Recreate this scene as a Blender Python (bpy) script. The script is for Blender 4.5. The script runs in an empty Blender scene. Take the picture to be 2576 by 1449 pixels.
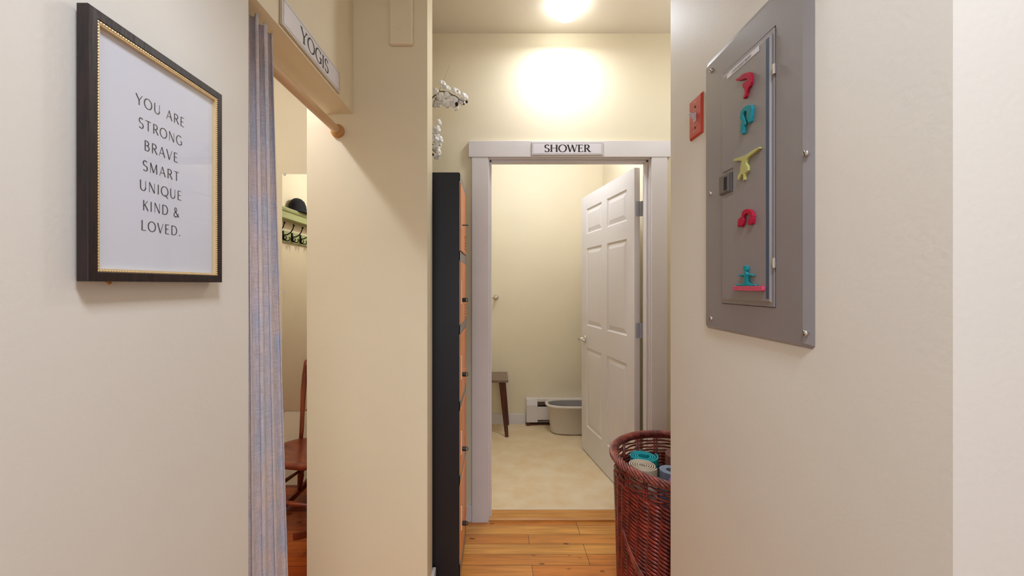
import bpy, bmesh, math, random
from mathutils import Vector, Matrix
random.seed(7)
S = bpy.context.scene
C = S.collection
R = math.radians
PI = math.pi

# ------------------------------------------------------------------ camera
F, PX, PY, CH = 985.0, 1252.0, 716.0, 1.336      # focal length and principal point in pixels of a 2576x1449 frame, eye height
cam = bpy.data.objects.new('camera', bpy.data.cameras.new('camera'))
C.objects.link(cam)
cam.location = (0, 0, CH); cam.rotation_euler = (R(90), 0, 0)
cam.data.sensor_width = 36.0; cam.data.sensor_fit = 'HORIZONTAL'
cam.data.lens = 36.0 * F / 2576.0
cam.data.shift_x = (1288.0 - PX) / 2576.0
cam.data.shift_y = -(724.5 - PY) / 2576.0
cam.data.clip_start = 0.02
S.camera = cam

# ------------------------------------------------------------------ world, exposure, large lights
S.view_settings.view_transform = 'Standard'
S.view_settings.look = 'None'
S.view_settings.gamma = 1.0
S.view_settings.use_curve_mapping = False
S.view_settings.exposure = 0.0
w = bpy.data.worlds.new('world'); S.world = w; w.use_nodes = True
w.node_tree.nodes['Background'].inputs[0].default_value = (0.80, 0.90, 1.0, 1)
w.node_tree.nodes['Background'].inputs[1].default_value = 0.6

def area(name, loc, rot, sx, sy, power, col):
    l = bpy.data.lights.new(name, 'AREA'); l.shape = 'RECTANGLE'; l.size = sx; l.size_y = sy
    l.energy = power; l.color = col
    o = bpy.data.objects.new(name, l); C.objects.link(o); o.location = loc; o.rotation_euler = rot
    return o
def point(name, loc, power, col, rad):
    l = bpy.data.lights.new(name, 'POINT'); l.energy = power; l.color = col; l.shadow_soft_size = rad
    o = bpy.data.objects.new(name, l); C.objects.link(o); o.location = loc
    return o
# added cool fill from behind the camera, set low; no window stands there
area('rear_fill', (0.25, -2.45, 1.25), (R(90), 0, R(0)), 2.6, 1.5, 26, (0.80, 0.92, 1.08))
area('overhead_fill', (0.22, -0.08, 2.72), (0, 0, 0), 0.4, 0.4, 26, (0.85, 0.94, 1.08))  # added overhead fill that brightens the corridor walls
# ceiling lamp of the changing room, of the shower room
point('changing_room_lamp', (-1.12, 1.05, 2.58), 27, (0.90, 0.94, 1.08), 0.05)
point('shower_room_lamp', (0.35, 2.75, 2.62), 22, (0.84, 0.95, 1.18), 0.12)
hl = area('hall_lamp', (0.350, 1.98, 2.683), (0, 0, 0), 0.13, 0.13, 5.0, (0.90, 0.96, 1.06)); hl.data.shape = 'DISK'
point('hall_fill', (1.10, 1.74, 2.35), 3.6, (0.90, 0.96, 1.05), 0.12)  # added fill hidden behind the right wall, lifts hall and left wall

# ------------------------------------------------------------------ materials
def lin(c):
    return tuple(((v/255.0)/12.92 if v/255.0 <= 0.04045 else ((v/255.0+0.055)/1.055)**2.4) for v in c)
def mat(name, rgb, rough=0.5, metal=0.0, var=0.0, vscale=6.0, bump=0.0, bscale=60.0, stretch=None, coat=0.0, spec=0.5, rgb2=None, detail=3):
    m = bpy.data.materials.new(name); m.use_nodes = True
    nt = m.node_tree; b = nt.nodes['Principled BSDF']
    c = lin(rgb)
    b.inputs['Base Color'].default_value = (*c, 1)
    b.inputs['Roughness'].default_value = rough
    b.inputs['Metallic'].default_value = metal
    b.inputs['Coat Weight'].default_value = coat
    b.inputs['Specular IOR Level'].default_value = spec
    if var or bump or rgb2:
        tc = nt.nodes.new('ShaderNodeTexCoord'); mp = nt.nodes.new('ShaderNodeMapping')
        nt.links.new(tc.outputs['Object'], mp.inputs[0])
        if stretch: mp.inputs['Scale'].default_value = stretch
    if var or rgb2:
        n = nt.nodes.new('ShaderNodeTexNoise'); n.inputs['Scale'].default_value = vscale; n.inputs['Detail'].default_value = detail
        nt.links.new(mp.outputs[0], n.inputs[0])
        r = nt.nodes.new('ShaderNodeValToRGB')
        c2 = lin(rgb2) if rgb2 else tuple(v*(1-var) for v in c)
        c1 = c if rgb2 else tuple(min(1, v*(1+var)) for v in c)
        r.color_ramp.elements[0].position = 0.35; r.color_ramp.elements[1].position = 0.65
        r.color_ramp.elements[0].color = (*c2, 1); r.color_ramp.elements[1].color = (*c1, 1)
        nt.links.new(n.outputs['Fac'], r.inputs[0]); nt.links.new(r.outputs[0], b.inputs['Base Color'])
    if bump:
        n2 = nt.nodes.new('ShaderNodeTexNoise'); n2.inputs['Scale'].default_value = bscale; n2.inputs['Detail'].default_value = 4
        nt.links.new(mp.outputs[0], n2.inputs[0])
        bp = nt.nodes.new('ShaderNodeBump'); bp.inputs['Strength'].default_value = bump; bp.inputs['Distance'].default_value = 0.002
        nt.links.new(n2.outputs['Fac'], bp.inputs['Height']); nt.links.new(bp.outputs[0], b.inputs['Normal'])
    return m

def planks(name, a, bcol, mort, row=0.076, length=1.1, rough=0.32):
    m = bpy.data.materials.new(name); m.use_nodes = True
    nt = m.node_tree; N = nt.nodes; L = nt.links; b = N['Principled BSDF']
    tc = N.new('ShaderNodeTexCoord'); mp = N.new('ShaderNodeMapping'); L.new(tc.outputs['Object'], mp.inputs[0])
    mp.inputs['Location'].default_value = (0.31, 0.036, 0)
    br = N.new('ShaderNodeTexBrick'); L.new(mp.outputs[0], br.inputs['Vector'])
    br.inputs['Scale'].default_value = 1.0
    br.inputs['Brick Width'].default_value = length; br.inputs['Row Height'].default_value = row
    br.inputs['Mortar Size'].default_value = 0.0012; br.inputs['Mortar Smooth'].default_value = 0.1
    br.inputs['Bias'].default_value = 0.0
    br.offset = 0.37; br.offset_frequency = 3
    br.inputs['Color1'].default_value = (*lin(a), 1); br.inputs['Color2'].default_value = (*lin(bcol), 1)
    br.inputs['Mortar'].default_value = (*lin(mort), 1)
    # grain, long in x
    mp2 = N.new('ShaderNodeMapping'); L.new(tc.outputs['Object'], mp2.inputs[0]); mp2.inputs['Scale'].default_value = (3.0, 45.0, 1)
    g = N.new('ShaderNodeTexNoise'); g.inputs['Scale'].default_value = 1.0; g.inputs['Detail'].default_value = 6; g.inputs['Distortion'].default_value = 0.8
    L.new(mp2.outputs[0], g.inputs[0])
    gr = N.new('ShaderNodeValToRGB'); gr.color_ramp.elements[0].position = 0.3; gr.color_ramp.elements[1].position = 0.62
    gr.color_ramp.elements[0].color = (0.62, 0.55, 0.45, 1); gr.color_ramp.elements[1].color = (1, 1, 1, 1)
    L.new(g.outputs['Fac'], gr.inputs[0])
    mx = N.new('ShaderNodeMix'); mx.data_type = 'RGBA'; mx.blend_type = 'MULTIPLY'; mx.inputs[0].default_value = 0.85
    L.new(br.outputs['Color'], mx.inputs[6]); L.new(gr.outputs[0], mx.inputs[7])
    # knots and dark stains
    mp3 = N.new('ShaderNodeMapping'); L.new(tc.outputs['Object'], mp3.inputs[0]); mp3.inputs['Scale'].default_value = (5.5, 13.0, 1)
    v = N.new('ShaderNodeTexVoronoi'); v.inputs['Scale'].default_value = 1.3; L.new(mp3.outputs[0], v.inputs['Vector'])
    n3 = N.new('ShaderNodeTexNoise'); n3.inputs['Scale'].default_value = 22; L.new(mp3.outputs[0], n3.inputs[0])
    ad = N.new('ShaderNodeMath'); ad.operation = 'MULTIPLY_ADD'; L.new(n3.outputs['Fac'], ad.inputs[0]); ad.inputs[1].default_value = 0.22; L.new(v.outputs['Distance'], ad.inputs[2])
    kr = N.new('ShaderNodeValToRGB'); kr.color_ramp.elements[0].position = 0.18; kr.color_ramp.elements[1].position = 0.25
    kr.color_ramp.elements[0].color = (0.16, 0.07, 0.03, 1); kr.color_ramp.elements[1].color = (1, 1, 1, 1)
    L.new(ad.outputs[0], kr.inputs[0])
    mx2 = N.new('ShaderNodeMix'); mx2.data_type = 'RGBA'; mx2.blend_type = 'MULTIPLY'; mx2.inputs[0].default_value = 0.9
    L.new(mx.outputs[2], mx2.inputs[6]); L.new(kr.outputs[0], mx2.inputs[7])
    L.new(mx2.outputs[2], b.inputs['Base Color'])
    b.inputs['Roughness'].default_value = rough; b.inputs['Coat Weight'].default_value = 0.3; b.inputs['Coat Roughness'].default_value = 0.2
    bp = N.new('ShaderNodeBump'); bp.inputs['Strength'].default_value = 0.4; bp.inputs['Distance'].default_value = 0.001
    inv = N.new('ShaderNodeMath'); inv.operation = 'SUBTRACT'; inv.inputs[0].default_value = 1; L.new(br.outputs['Fac'], inv.inputs[1])
    L.new(inv.outputs[0], bp.inputs['Height']); L.new(bp.outputs[0], b.inputs['Normal'])
    return m

WALLC = (238, 225, 195)
M = {}
M['wall'] = mat('wall_paint', WALLC, 0.55, var=0.012, vscale=3, bump=0.12, bscale=140, spec=0.35)
M['wall_pale'] = mat('pale_wall_paint', (230, 224, 213), 0.52, var=0.012, vscale=3, bump=0.15, bscale=110, spec=0.45)
M['ceil'] = mat('ceiling_paint', (232, 222, 204), 0.7, var=0.01)
M['trim'] = mat('white_trim', (226, 220, 218), 0.38, var=0.015, vscale=8)
M['doorw'] = mat('door_white', (232, 226, 223), 0.35)
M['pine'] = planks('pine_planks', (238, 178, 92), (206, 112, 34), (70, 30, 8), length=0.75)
M['pine_shaded'] = planks('pine_planks_shaded', (190, 92, 26), (128, 34, 14), (46, 12, 6), row=0.09)  # same pine, with the room's shade put into darker, redder plank colours
M['thresh'] = mat('threshold_wood', (216, 156, 82), 0.4, var=0.12, vscale=1.0, stretch=(4, 60, 1), rgb2=(198, 132, 62))
M['lino'] = mat('shower_linoleum', (240, 220, 184), 0.5, rgb2=(232, 204, 158), vscale=7, detail=10, bump=0.05)
M['frame'] = mat('dark_frame_wood', (40, 18, 18), 0.42, rgb2=(20, 8, 12), vscale=2, stretch=(60, 60, 12), bump=0.5, bscale=1.5, detail=6)
M['gold'] = mat('gold_fillet', (232, 206, 158), 0.35, metal=0.45)
M['paper'] = mat('white_paper', (222, 224, 234), 0.6)
M['ink'] = mat('black_ink', (26, 22, 24), 0.6)
M['ink_soft'] = mat('charcoal_ink', (62, 56, 56), 0.6)
M['sign'] = mat('sign_face', (228, 222, 224), 0.35)
M['signedge'] = mat('sign_backing', (206, 190, 160), 0.5)
M['curtain'] = None
M['rod'] = mat('wood_rod', (214, 178, 138), 0.35, var=0.05, vscale=3)
M['flange'] = mat('rod_socket_wood', (196, 140, 80), 0.4, var=0.1, vscale=10)
M['steel'] = mat('panel_grey_paint', (146, 140, 140), 0.34, metal=0.25, var=0.02, bump=0.06, bscale=90, coat=0.15)
M['steel_dark'] = mat('panel_latch_plate', (112, 104, 100), 0.3, metal=0.3)
M['bluefilm'] = mat('panel_fold_blue_grey', (72, 88, 110), 0.3, metal=0.2)
M['screw'] = mat('screw_zinc', (205, 198, 190), 0.25, metal=0.9)
M['slot'] = mat('dark_slot', (14, 12, 20), 0.7)
M['red'] = mat('red_switch_plate', (196, 62, 40), 0.4, coat=0.1)
M['toggle'] = mat('toggle_plastic', (206, 198, 208), 0.3)
M['redprint'] = mat('pale_print', (232, 180, 160), 0.5)
M['pink'] = mat('pink_glitter', (206, 14, 60), 0.6, rgb2=(120, 4, 34), vscale=900, spec=0.3)
M['pinkedge'] = mat('pink_mat_glitter', (214, 84, 112), 0.45, rgb2=(190, 60, 90), vscale=500)
M['teal'] = mat('teal_glitter', (26, 160, 164), 0.6, rgb2=(8, 92, 110), vscale=900, spec=0.3)
M['lime'] = mat('lime_glitter', (206, 200, 128), 0.6, rgb2=(150, 146, 80), vscale=900, spec=0.3)
M['navy'] = mat('locker_navy', (14, 14, 26), 0.5, var=0.05)
M['lgrey'] = mat('locker_frame_grey', (150, 142, 136), 0.4, metal=0.2)
M['orange'] = mat('locker_orange', (238, 152, 84), 0.36, var=0.02)
M['orange2'] = mat('locker_deep_orange', (222, 118, 30), 0.4)
M['cream'] = mat('cream_plastic', (236, 220, 200), 0.4)
M['black'] = mat('black_plastic', (14, 12, 14), 0.35)
M['petal'] = mat('white_petal', (250, 248, 244), 0.5, var=0.02, vscale=40)
M['petal_c'] = mat('petal_centre', (216, 184, 110), 0.5)
M['stem'] = mat('stem_dark_green', (52, 46, 20), 0.5)
M['leaf'] = mat('orchid_leaf', (50, 84, 36), 0.35)
M['pot'] = mat('white_pot', (230, 226, 220), 0.3)
M['soil'] = mat('bark', (60, 40, 26), 0.9, var=0.3, vscale=80)
M['wicker'] = mat('red_brown_wicker', (150, 44, 28), 0.26, rgb2=(88, 20, 18), vscale=30, coat=0.3, detail=5)
M['wicker_rim'] = mat('red_brown_rope_rim', (156, 72, 60), 0.28, rgb2=(96, 36, 34), vscale=30, coat=0.35)
M['walnut'] = mat('stool_walnut', (104, 52, 40), 0.35, rgb2=(72, 30, 24), vscale=1.5, stretch=(30, 30, 4), coat=0.2)
M['walnut_top'] = mat('stool_top', (120, 92, 76), 0.28, rgb2=(98, 70, 56), vscale=1.5, stretch=(3, 30, 30), coat=0.4)
M['chair'] = mat('chair_cherry', (150, 66, 34), 0.32, rgb2=(112, 40, 20), vscale=1.5, stretch=(14, 14, 3), coat=0.3)
M['tub'] = mat('beige_plastic', (224, 214, 202), 0.4)
M['tub_in'] = mat('grey_plastic', (168, 162, 158), 0.5)
M['heater'] = mat('heater_enamel', (226, 218, 214), 0.35)
M['heater_in'] = mat('heater_fins', (110, 96, 88), 0.5, metal=0.5)
M['heater_dark'] = mat('heater_rust', (92, 48, 26), 0.7, var=0.2, vscale=30)
M['chrome'] = mat('chrome', (220, 218, 215), 0.12, metal=1.0)
M['hinge'] = mat('hinge_steel', (186, 190, 198), 0.35, metal=0.45)
M['mirror'] = mat('mirror_glass', (238, 236, 228), 0.0, metal=1.0)
M['sage'] = mat('sage_green_paint', (178, 184, 128), 0.5, var=0.04, vscale=8)
M['iron'] = mat('black_iron', (18, 14, 14), 0.35, metal=0.4)
M['felt'] = mat('black_felt', (14, 13, 26), 0.9)
M['clip'] = mat('clear_clip', (225, 220, 210), 0.15)

def emis(name, col, s):
    m = bpy.data.materials.new(name); m.use_nodes = True
    b = m.node_tree.nodes['Principled BSDF']
    b.inputs['Base Color'].default_value = (*col, 1); b.inputs['Emission Color'].default_value = (*col, 1)
    b.inputs['Emission Strength'].default_value = s
    return m
M['globe'] = emis('lit_glass_globe', (0.90, 0.96, 1.0), 13)

def glass_mat():
    m = bpy.data.materials.new('picture_glass'); m.use_nodes = True
    nt = m.node_tree; N = nt.nodes; L = nt.links
    out = N['Material Output']; N.remove(N['Principled BSDF'])
    tr = N.new('ShaderNodeBsdfTransparent'); gl = N.new('ShaderNodeBsdfGlossy'); gl.inputs['Roughness'].default_value = 0.0
    fr = N.new('ShaderNodeFresnel'); fr.inputs['IOR'].default_value = 1.5
    mx = N.new('ShaderNodeMixShader'); ge = N.new('ShaderNodeNewGeometry'); sb = N.new('ShaderNodeMath'); sb.operation = 'SUBTRACT'; sb.inputs[0].default_value = 1; L.new(ge.outputs['Backfacing'], sb.inputs[1])
    ml = N.new('ShaderNodeMath'); ml.operation = 'MULTIPLY'; L.new(fr.outputs[0], ml.inputs[0]); L.new(sb.outputs[0], ml.inputs[1]); L.new(ml.outputs[0], mx.inputs[0]); L.new(tr.outputs[0], mx.inputs[1]); L.new(gl.outputs[0], mx.inputs[2])
    L.new(mx.outputs[0], out.inputs[0]); return m
M['glass'] = glass_mat()

def curtain_mat():
    m = bpy.data.materials.new('slubby_grey_linen'); m.use_nodes = True
    nt = m.node_tree; N = nt.nodes; L = nt.links; b = N['Principled BSDF']
    tc = N.new('ShaderNodeTexCoord')
    def noise(scale, st, det=3):
        mp = N.new('ShaderNodeMapping'); mp.inputs['Scale'].default_value = st; L.new(tc.outputs['Object'], mp.inputs[0])
        n = N.new('ShaderNodeTexNoise'); n.inputs['Scale'].default_value = scale; n.inputs['Detail'].default_value = det; L.new(mp.outputs[0], n.inputs[0]); return n
    big = noise(14, (1, 1, 0.8)); ver = noise(1, (700, 700, 25), 2); hor = noise(1, (60, 60, 900), 2)
    r = N.new('ShaderNodeValToRGB'); e = r.color_ramp.elements
    e[0].position = 0.36; e[0].color = (*lin((216, 200, 196)), 1); e[1].position = 0.64; e[1].color = (*lin((196, 196, 206)), 1)
    em = e.new(0.5); em.color = (*lin((208, 198, 203)), 1)
    L.new(big.outputs['Fac'], r.inputs[0])
    sm = N.new('ShaderNodeMath'); sm.operation = 'ADD'; L.new(ver.outputs['Fac'], sm.inputs[0]); L.new(hor.outputs['Fac'], sm.inputs[1])
    mr = N.new('ShaderNodeMapRange'); mr.inputs[1].default_value = 0.65; mr.inputs[2].default_value = 1.35; mr.inputs[3].default_value = 0.72; mr.inputs[4].default_value = 1.24
    L.new(sm.outputs[0], mr.inputs[0])
    mx = N.new('ShaderNodeMix'); mx.data_type = 'RGBA'; mx.blend_type = 'MULTIPLY'; mx.inputs[0].default_value = 1
    cc = N.new('ShaderNodeCombineColor'); 
    for k in range(3): L.new(mr.outputs[0], cc.inputs[k])
    L.new(r.outputs[0], mx.inputs[6]); L.new(cc.outputs[0], mx.inputs[7]); L.new(mx.outputs[2], b.inputs['Base Color'])
    b.inputs['Roughness'].default_value = 0.9
    bp = N.new('ShaderNodeBump'); bp.inputs['Strength'].default_value = 0.5; bp.inputs['Distance'].default_value = 0.001
    L.new(sm.outputs[0], bp.inputs['Height']); L.new(bp.outputs[0], b.inputs['Normal'])
    return m
M['curtain'] = curtain_mat()

# ------------------------------------------------------------------ helpers
def BM(): return bmesh.new()
def obj(name, bm, m, parent=None, world=True, smooth=False, bevel=0.0):
    """one mesh object; with world=True the vertices are given in world space and moved to the parent's frame"""
    if parent is not None and world:
        bmesh.ops.transform(bm, matrix=parent_world(parent).inverted(), verts=bm.verts[:])
    bmesh.ops.recalc_face_normals(bm, faces=bm.faces[:])
    me = bpy.data.meshes.new(name); bm.to_mesh(me); bm.free()
    ms = m if isinstance(m, (list, tuple)) else [m]
    for x in ms: me.materials.append(x)
    if smooth:
        for p in me.polygons: p.use_smooth = True
    o = bpy.data.objects.new(name, me); C.objects.link(o)
    if parent is not None: o.parent = parent
    if bevel:
        md = o.modifiers.new('bevel', 'BEVEL'); md.width = bevel; md.segments = 2; md.limit_method = 'ANGLE'
    return o
def parent_world(p):
    mt = Matrix.LocRotScale(p.location, p.rotation_euler, p.scale)
    return parent_world(p.parent) @ mt if p.parent else mt
def thing(name, label, cat, loc=(0, 0, 0), rotz=0.0, group=None):
    o = bpy.data.objects.new(name, None); C.objects.link(o); o.empty_display_size = 0.05
    o.location = loc; o.rotation_euler = (0, 0, rotz); o['label'] = label; o['category'] = cat
    if group: o['group'] = group
    return o
def tag(o, label, cat, group=None):
    o['label'] = label; o['category'] = cat
    if group: o['group'] = group
    return o
def struct(name, bm, m, label=None, **k):
    o = obj(name, bm, m, **k); o['kind'] = 'structure'
    if label: o['label'] = label
    return o
def box(bm, x0, x1, y0, y1, z0, z1):
    vs = [bm.verts.new((x, y, z)) for z in (z0, z1) for y in (y0, y1) for x in (x0, x1)]
    for f in ((0, 2, 3, 1), (4, 5, 7, 6), (0, 1, 5, 4), (2, 6, 7, 3), (0, 4, 6, 2), (1, 3, 7, 5)):
        bm.faces.new([vs[i] for i in f])
    return vs
def tube(bm, pts, r, n=8, cap=True, flat=None):
    """swept tube; r a number or list; flat = (normal, ratio) squashes the section along a direction"""
    P = [Vector(p) for p in pts]; k = len(P); rs = r if isinstance(r, (list, tuple)) else [r]*k
    rings = []; up = None
    for i, p in enumerate(P):
        t = (P[min(i+1, k-1)] - P[max(i-1, 0)]).normalized()
        if up is None:
            up = Vector((0, 0, 1)) if abs(t.z) < 0.9 else Vector((0, 1, 0))
        a = t.cross(up).normalized(); b = a.cross(t).normalized(); up = b
        ring = []
        for j in range(n):
            an = 2*PI*j/n; d = a*math.cos(an)*rs[i] + b*math.sin(an)*rs[i]
            if flat: d = d - flat[0]*(d.dot(flat[0]))*(1-flat[1])
            ring.append(bm.verts.new(p+d))
        rings.append(ring)
    for i in range(k-1):
        for j in range(n):
            bm.faces.new((rings[i][j], rings[i][(j+1) % n], rings[i+1][(j+1) % n], rings[i+1][j]))
    if cap:
        bm.faces.new(rings[0][::-1]); bm.faces.new(rings[-1])
def lathe(bm, prof, c=(0, 0, 0), n=32, axis='z'):
    rings = []
    for r, h in prof:
        ring = []
        for j in range(n):
            a = 2*PI*j/n
            if axis == 'z': v = (c[0]+r*math.cos(a), c[1]+r*math.sin(a), c[2]+h)
            elif axis == 'x': v = (c[0]+h, c[1]+r*math.cos(a), c[2]+r*math.sin(a))
            else: v = (c[0]+r*math.cos(a), c[1]+h, c[2]+r*math.sin(a))
            ring.append(bm.verts.new(v))
        rings.append(ring)
    for i in range(len(rings)-1):
        for j in range(n):
            bm.faces.new((rings[i][j], rings[i][(j+1) % n], rings[i+1][(j+1) % n], rings[i+1][j]))
    bm.faces.new(rings[0][::-1]); bm.faces.new(rings[-1])
def prism(bm, pts, d):
    """polygon (list of 3D points) extruded by vector d"""
    d = Vector(d); a = [bm.verts.new(p) for p in pts]; b = [bm.verts.new(Vector(p)+d) for p in pts]
    n = len(pts); bm.faces.new(a[::-1]); bm.faces.new(b)
    for i in range(n): bm.faces.new((a[i], a[(i+1) % n], b[(i+1) % n], b[i]))
def onX(px, py, X):
    """point of the plane x=X seen at that place of the photograph"""
    Y = X*F/(px-PX); return Vector((X, Y, CH+(PY-py)*Y/F))
def onY(px, py, Y):
    return Vector(((px-PX)*Y/F, Y, CH+(PY-py)*Y/F))

# ---- lettering
def arc(cx, cy, rx, ry, a0, a1, n=14):
    return [(cx+rx*math.cos(R(a0+(a1-a0)*i/n)), cy+ry*math.sin(R(a0+(a1-a0)*i/n)), abs(math.cos(R(a0+(a1-a0)*i/n)))) for i in range(n+1)]
def ln(x0, y0, x1, y1, wt): return [(x0, y0, wt), (x1, y1, wt)]
# glyph: (advance, strokes, serifs) ; last value of a point 0 = thin, 1 = thick
G = {
 'Y': (.70, [ln(.04,1,.36,.45,1), ln(.68,1,.36,.45,0), ln(.36,.47,.36,0,1)], [(.05,1),(.67,1),(.36,0)]),
 'O': (.90, [arc(.45,.5,.40,.5,0,360,28)], []),
 'U': (.78, [ln(.12,1,.12,.34,1), arc(.39,.34,.27,.34,180,360), ln(.66,.34,.66,1,0)], [(.12,1),(.66,1)]),
 'A': (.74, [ln(.04,0,.37,1,0), ln(.36,1,.70,0,1), ln(.16,.34,.58,.34,0)], [(.04,0),(.70,0)]),
 'R': (.68, [ln(.13,0,.13,1,1), ln(.13,.98,.32,.98,0), arc(.32,.74,.22,.24,90,-90), ln(.32,.5,.13,.5,0), ln(.32,.5,.64,0,1)], [(.13,0),(.66,0)]),
 'E': (.60, [ln(.13,0,.13,1,1), ln(.13,.98,.52,.98,0), ln(.13,.52,.46,.52,0), ln(.13,.02,.54,.02,0)], []),
 'S': (.56, [arc(.28,.755,.20,.245,35,270), arc(.28,.255,.22,.255,90,-145)], []),
 'T': (.68, [ln(.34,0,.34,1,1), ln(.03,.98,.65,.98,0)], [(.34,0)]),
 'N': (.82, [ln(.13,0,.13,1,0), ln(.13,1,.70,0,1), ln(.70,0,.70,1,0)], [(.13,0),(.70,1)]),
 'G': (.86, [arc(.45,.5,.38,.5,48,318,24), ln(.76,.44,.76,.10,1), ln(.56,.44,.76,.44,0)], []),
 'B': (.64, [ln(.13,0,.13,1,1), ln(.13,.98,.30,.98,0), arc(.30,.75,.20,.23,90,-90), ln(.13,.52,.32,.52,0), arc(.32,.27,.24,.25,90,-90), ln(.13,.02,.32,.02,0)], []),
 'V': (.70, [ln(.04,1,.36,0,1), ln(.36,0,.68,1,0)], [(.05,1),(.67,1)]),
 'M': (.94, [ln(.12,0,.14,1,0), ln(.14,1,.46,.06,1), ln(.46,.06,.78,1,0), ln(.78,1,.82,0,1)], [(.12,0),(.82,0)]),
 'I': (.30, [ln(.15,0,.15,1,1)], [(.15,0),(.15,1)]),
 'Q': (.90, [arc(.45,.5,.40,.5,0,360,28), ln(.46,.14,.84,-.20,.5)], []),
 'K': (.68, [ln(.13,0,.13,1,1), ln(.13,.44,.58,1,0), ln(.26,.58,.64,0,1)], [(.13,0),(.13,1),(.66,0)]),
 'D': (.82, [ln(.13,0,.13,1,1), ln(.13,.98,.34,.98,0), arc(.34,.5,.40,.48,90,-90,18), ln(.34,.02,.13,.02,0)], []),
 'L': (.58, [ln(.13,0,.13,1,1), ln(.13,.02,.54,.02,0)], [(.13,1)]),
 'H': (.84, [ln(.13,0,.13,1,1), ln(.71,0,.71,1,1), ln(.13,.52,.71,.52,0)], [(.13,0),(.13,1),(.71,0),(.71,1)]),
 'W': (1.08, [ln(.05,1,.31,0,1), ln(.31,0,.55,.96,0), ln(.53,1,.79,0,1), ln(.79,0,1.04,1,0)], [(.05,1),(1.03,1)]),
 'C': (.78, [arc(.44,.5,.37,.5,48,312,22)], []),
 '&': (.80, [[(.74,.42,0),(.62,.16,.3),(.44,.02,.6),(.26,.0,1),(.10,.12,1),(.08,.28,1),(.20,.44,.8),(.40,.60,.5),(.48,.76,.6),(.44,.92,.4),(.32,1,.2),(.20,.92,.6),(.19,.76,1),(.30,.56,1),(.50,.28,1),(.76,.0,1)]], []),
 '.': (.26, [ln(.13,0,.13,.09,2)], []),
 ' ': (.36, [], []),
}
EX = {'E': [ln(.51,1,.51,.84,0), ln(.53,0,.53,.18,0), ln(.44,.42,.44,.62,0)], 'S': [ln(.46,.99,.46,.78,0), ln(.07,.01,.07,.24,0)], 'G': [ln(.74,.98,.74,.78,0)], 'R': []}
EXS = {'E': [(.13,0),(.13,1)], 'R': [(.13,1)], 'G': [(.76,.44)]}
def lettering(bm, text, cap, origin, u, v, T, t, track=.08, serif=0.0, width=None):
    """flat printed letters; origin = centre of the baseline, u = reading direction, v = up"""
    u = Vector(u).normalized(); v = Vector(v).normalized(); o = Vector(origin)
    total = sum(G[c][0]+track for c in text) - track
    sx = (width/(total*cap)) if width else 1.0
    x = -total/2
    for c in text:
        adv, strokes, serifs = G[c]
        if serif: strokes = strokes+EX.get(c, []); serifs = serifs+EXS.get(c, [])
        for st in strokes:
            n = len(st); L = []; Rr = []
            for i, (a, b, wt) in enumerate(st):
                p0 = st[max(i-1, 0)]; p1 = st[min(i+1, n-1)]
                if n > 20 and st[0][:2] and abs(st[0][0]-st[-1][0]) < 1e-6 and abs(st[0][1]-st[-1][1]) < 1e-6 and i in (0, n-1):
                    p0 = st[n-2]; p1 = st[1]
                dx, dy = p1[0]-p0[0], p1[1]-p0[1]; q = math.hypot(dx, dy) or 1
                h = (t+(T-t)*min(wt, 1)) * (1.3 if wt > 1 else 1) / 2
                L.append((a-dy/q*h, b+dx/q*h)); Rr.append((a+dy/q*h, b-dx/q*h))
            vl = [bm.verts.new(o+u*((x+a)*cap*sx)+v*(b*cap)) for a, b in L]
            vr = [bm.verts.new(o+u*((x+a)*cap*sx)+v*(b*cap)) for a, b in Rr]
            for i in range(n-1): bm.faces.new((vl[i], vl[i+1], vr[i+1], vr[i]))
        if serif:
            for a, b in serifs:
                hh = t*1.0; y0, y1 = (b-hh, b) if b > .5 else (b, b+hh)
                q = [bm.verts.new(o+u*((x+a+s)*cap*sx)+v*(yy*cap)) for s, yy in ((-serif, y0), (serif, y0), (serif, y1), (-serif, y1))]
                bm.faces.new(q)
        x += adv+track

# ------------------------------------------------------------------ room shell
CEIL = 2.757
XL, XR = -0.582, 0.572           # corridor walls
LT = -0.696                      # back face of the left wall and of the header
YM0, YM1 = 1.58, 1.70            # wall that faces the camera beside the header
YH = 2.215                       # hall back wall with the shower doorway
b = BM(); box(b, XL-2.2, 3.0, -2.6, YH+0.02, -0.05, 0.0)
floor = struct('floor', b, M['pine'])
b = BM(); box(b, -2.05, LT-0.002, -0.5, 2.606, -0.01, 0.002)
struct('floor_changing_room', b, M['pine_shaded'])
b = BM(); box(b, -1.0, 1.05, YH+0.08, 3.80, -0.05, 0.004)
struct('floor_shower', b, M['lino'])
b = BM(); box(b, -2.2, 3.1, -2.7, 3.9, CEIL, CEIL+0.08)
struct('ceiling', b, M['ceil'])
b = BM(); box(b, LT, XL, -1.4, 0.914, 0, CEIL); struct('wall_left', b, M['wall_pale'])
b = BM(); box(b, LT, XL, 0.914, YM0, 2.024, CEIL); struct('wall_header', b, M['wall'])
b = BM(); box(b, -0.770, -0.284, YM0, YM1, 0, CEIL); struct('wall_middle', b, M['wall'])
b = BM(); box(b, -0.770, -0.66, YM1, 2.606, 0, CEIL); struct('wall_partition', b, M['wall'])
b = BM(); box(b, XL, XR, 0.38, 0.45, 2.30, CEIL); struct('corridor_light_block', b, M['wall_pale'])  # added unseen block that keeps the fill off the upper middle wall
b = BM(); box(b, XR, 2.2, 0.492, 1.295, 0, CEIL); struct('wall_right', b, M['wall_pale'])
b = BM(); box(b, 1.55, 1.67, 1.295, YH, 0, CEIL); struct('wall_hall_side', b, M['wall'])
JX0, JX1, JT = -0.052, 0.864, 2.052
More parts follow.
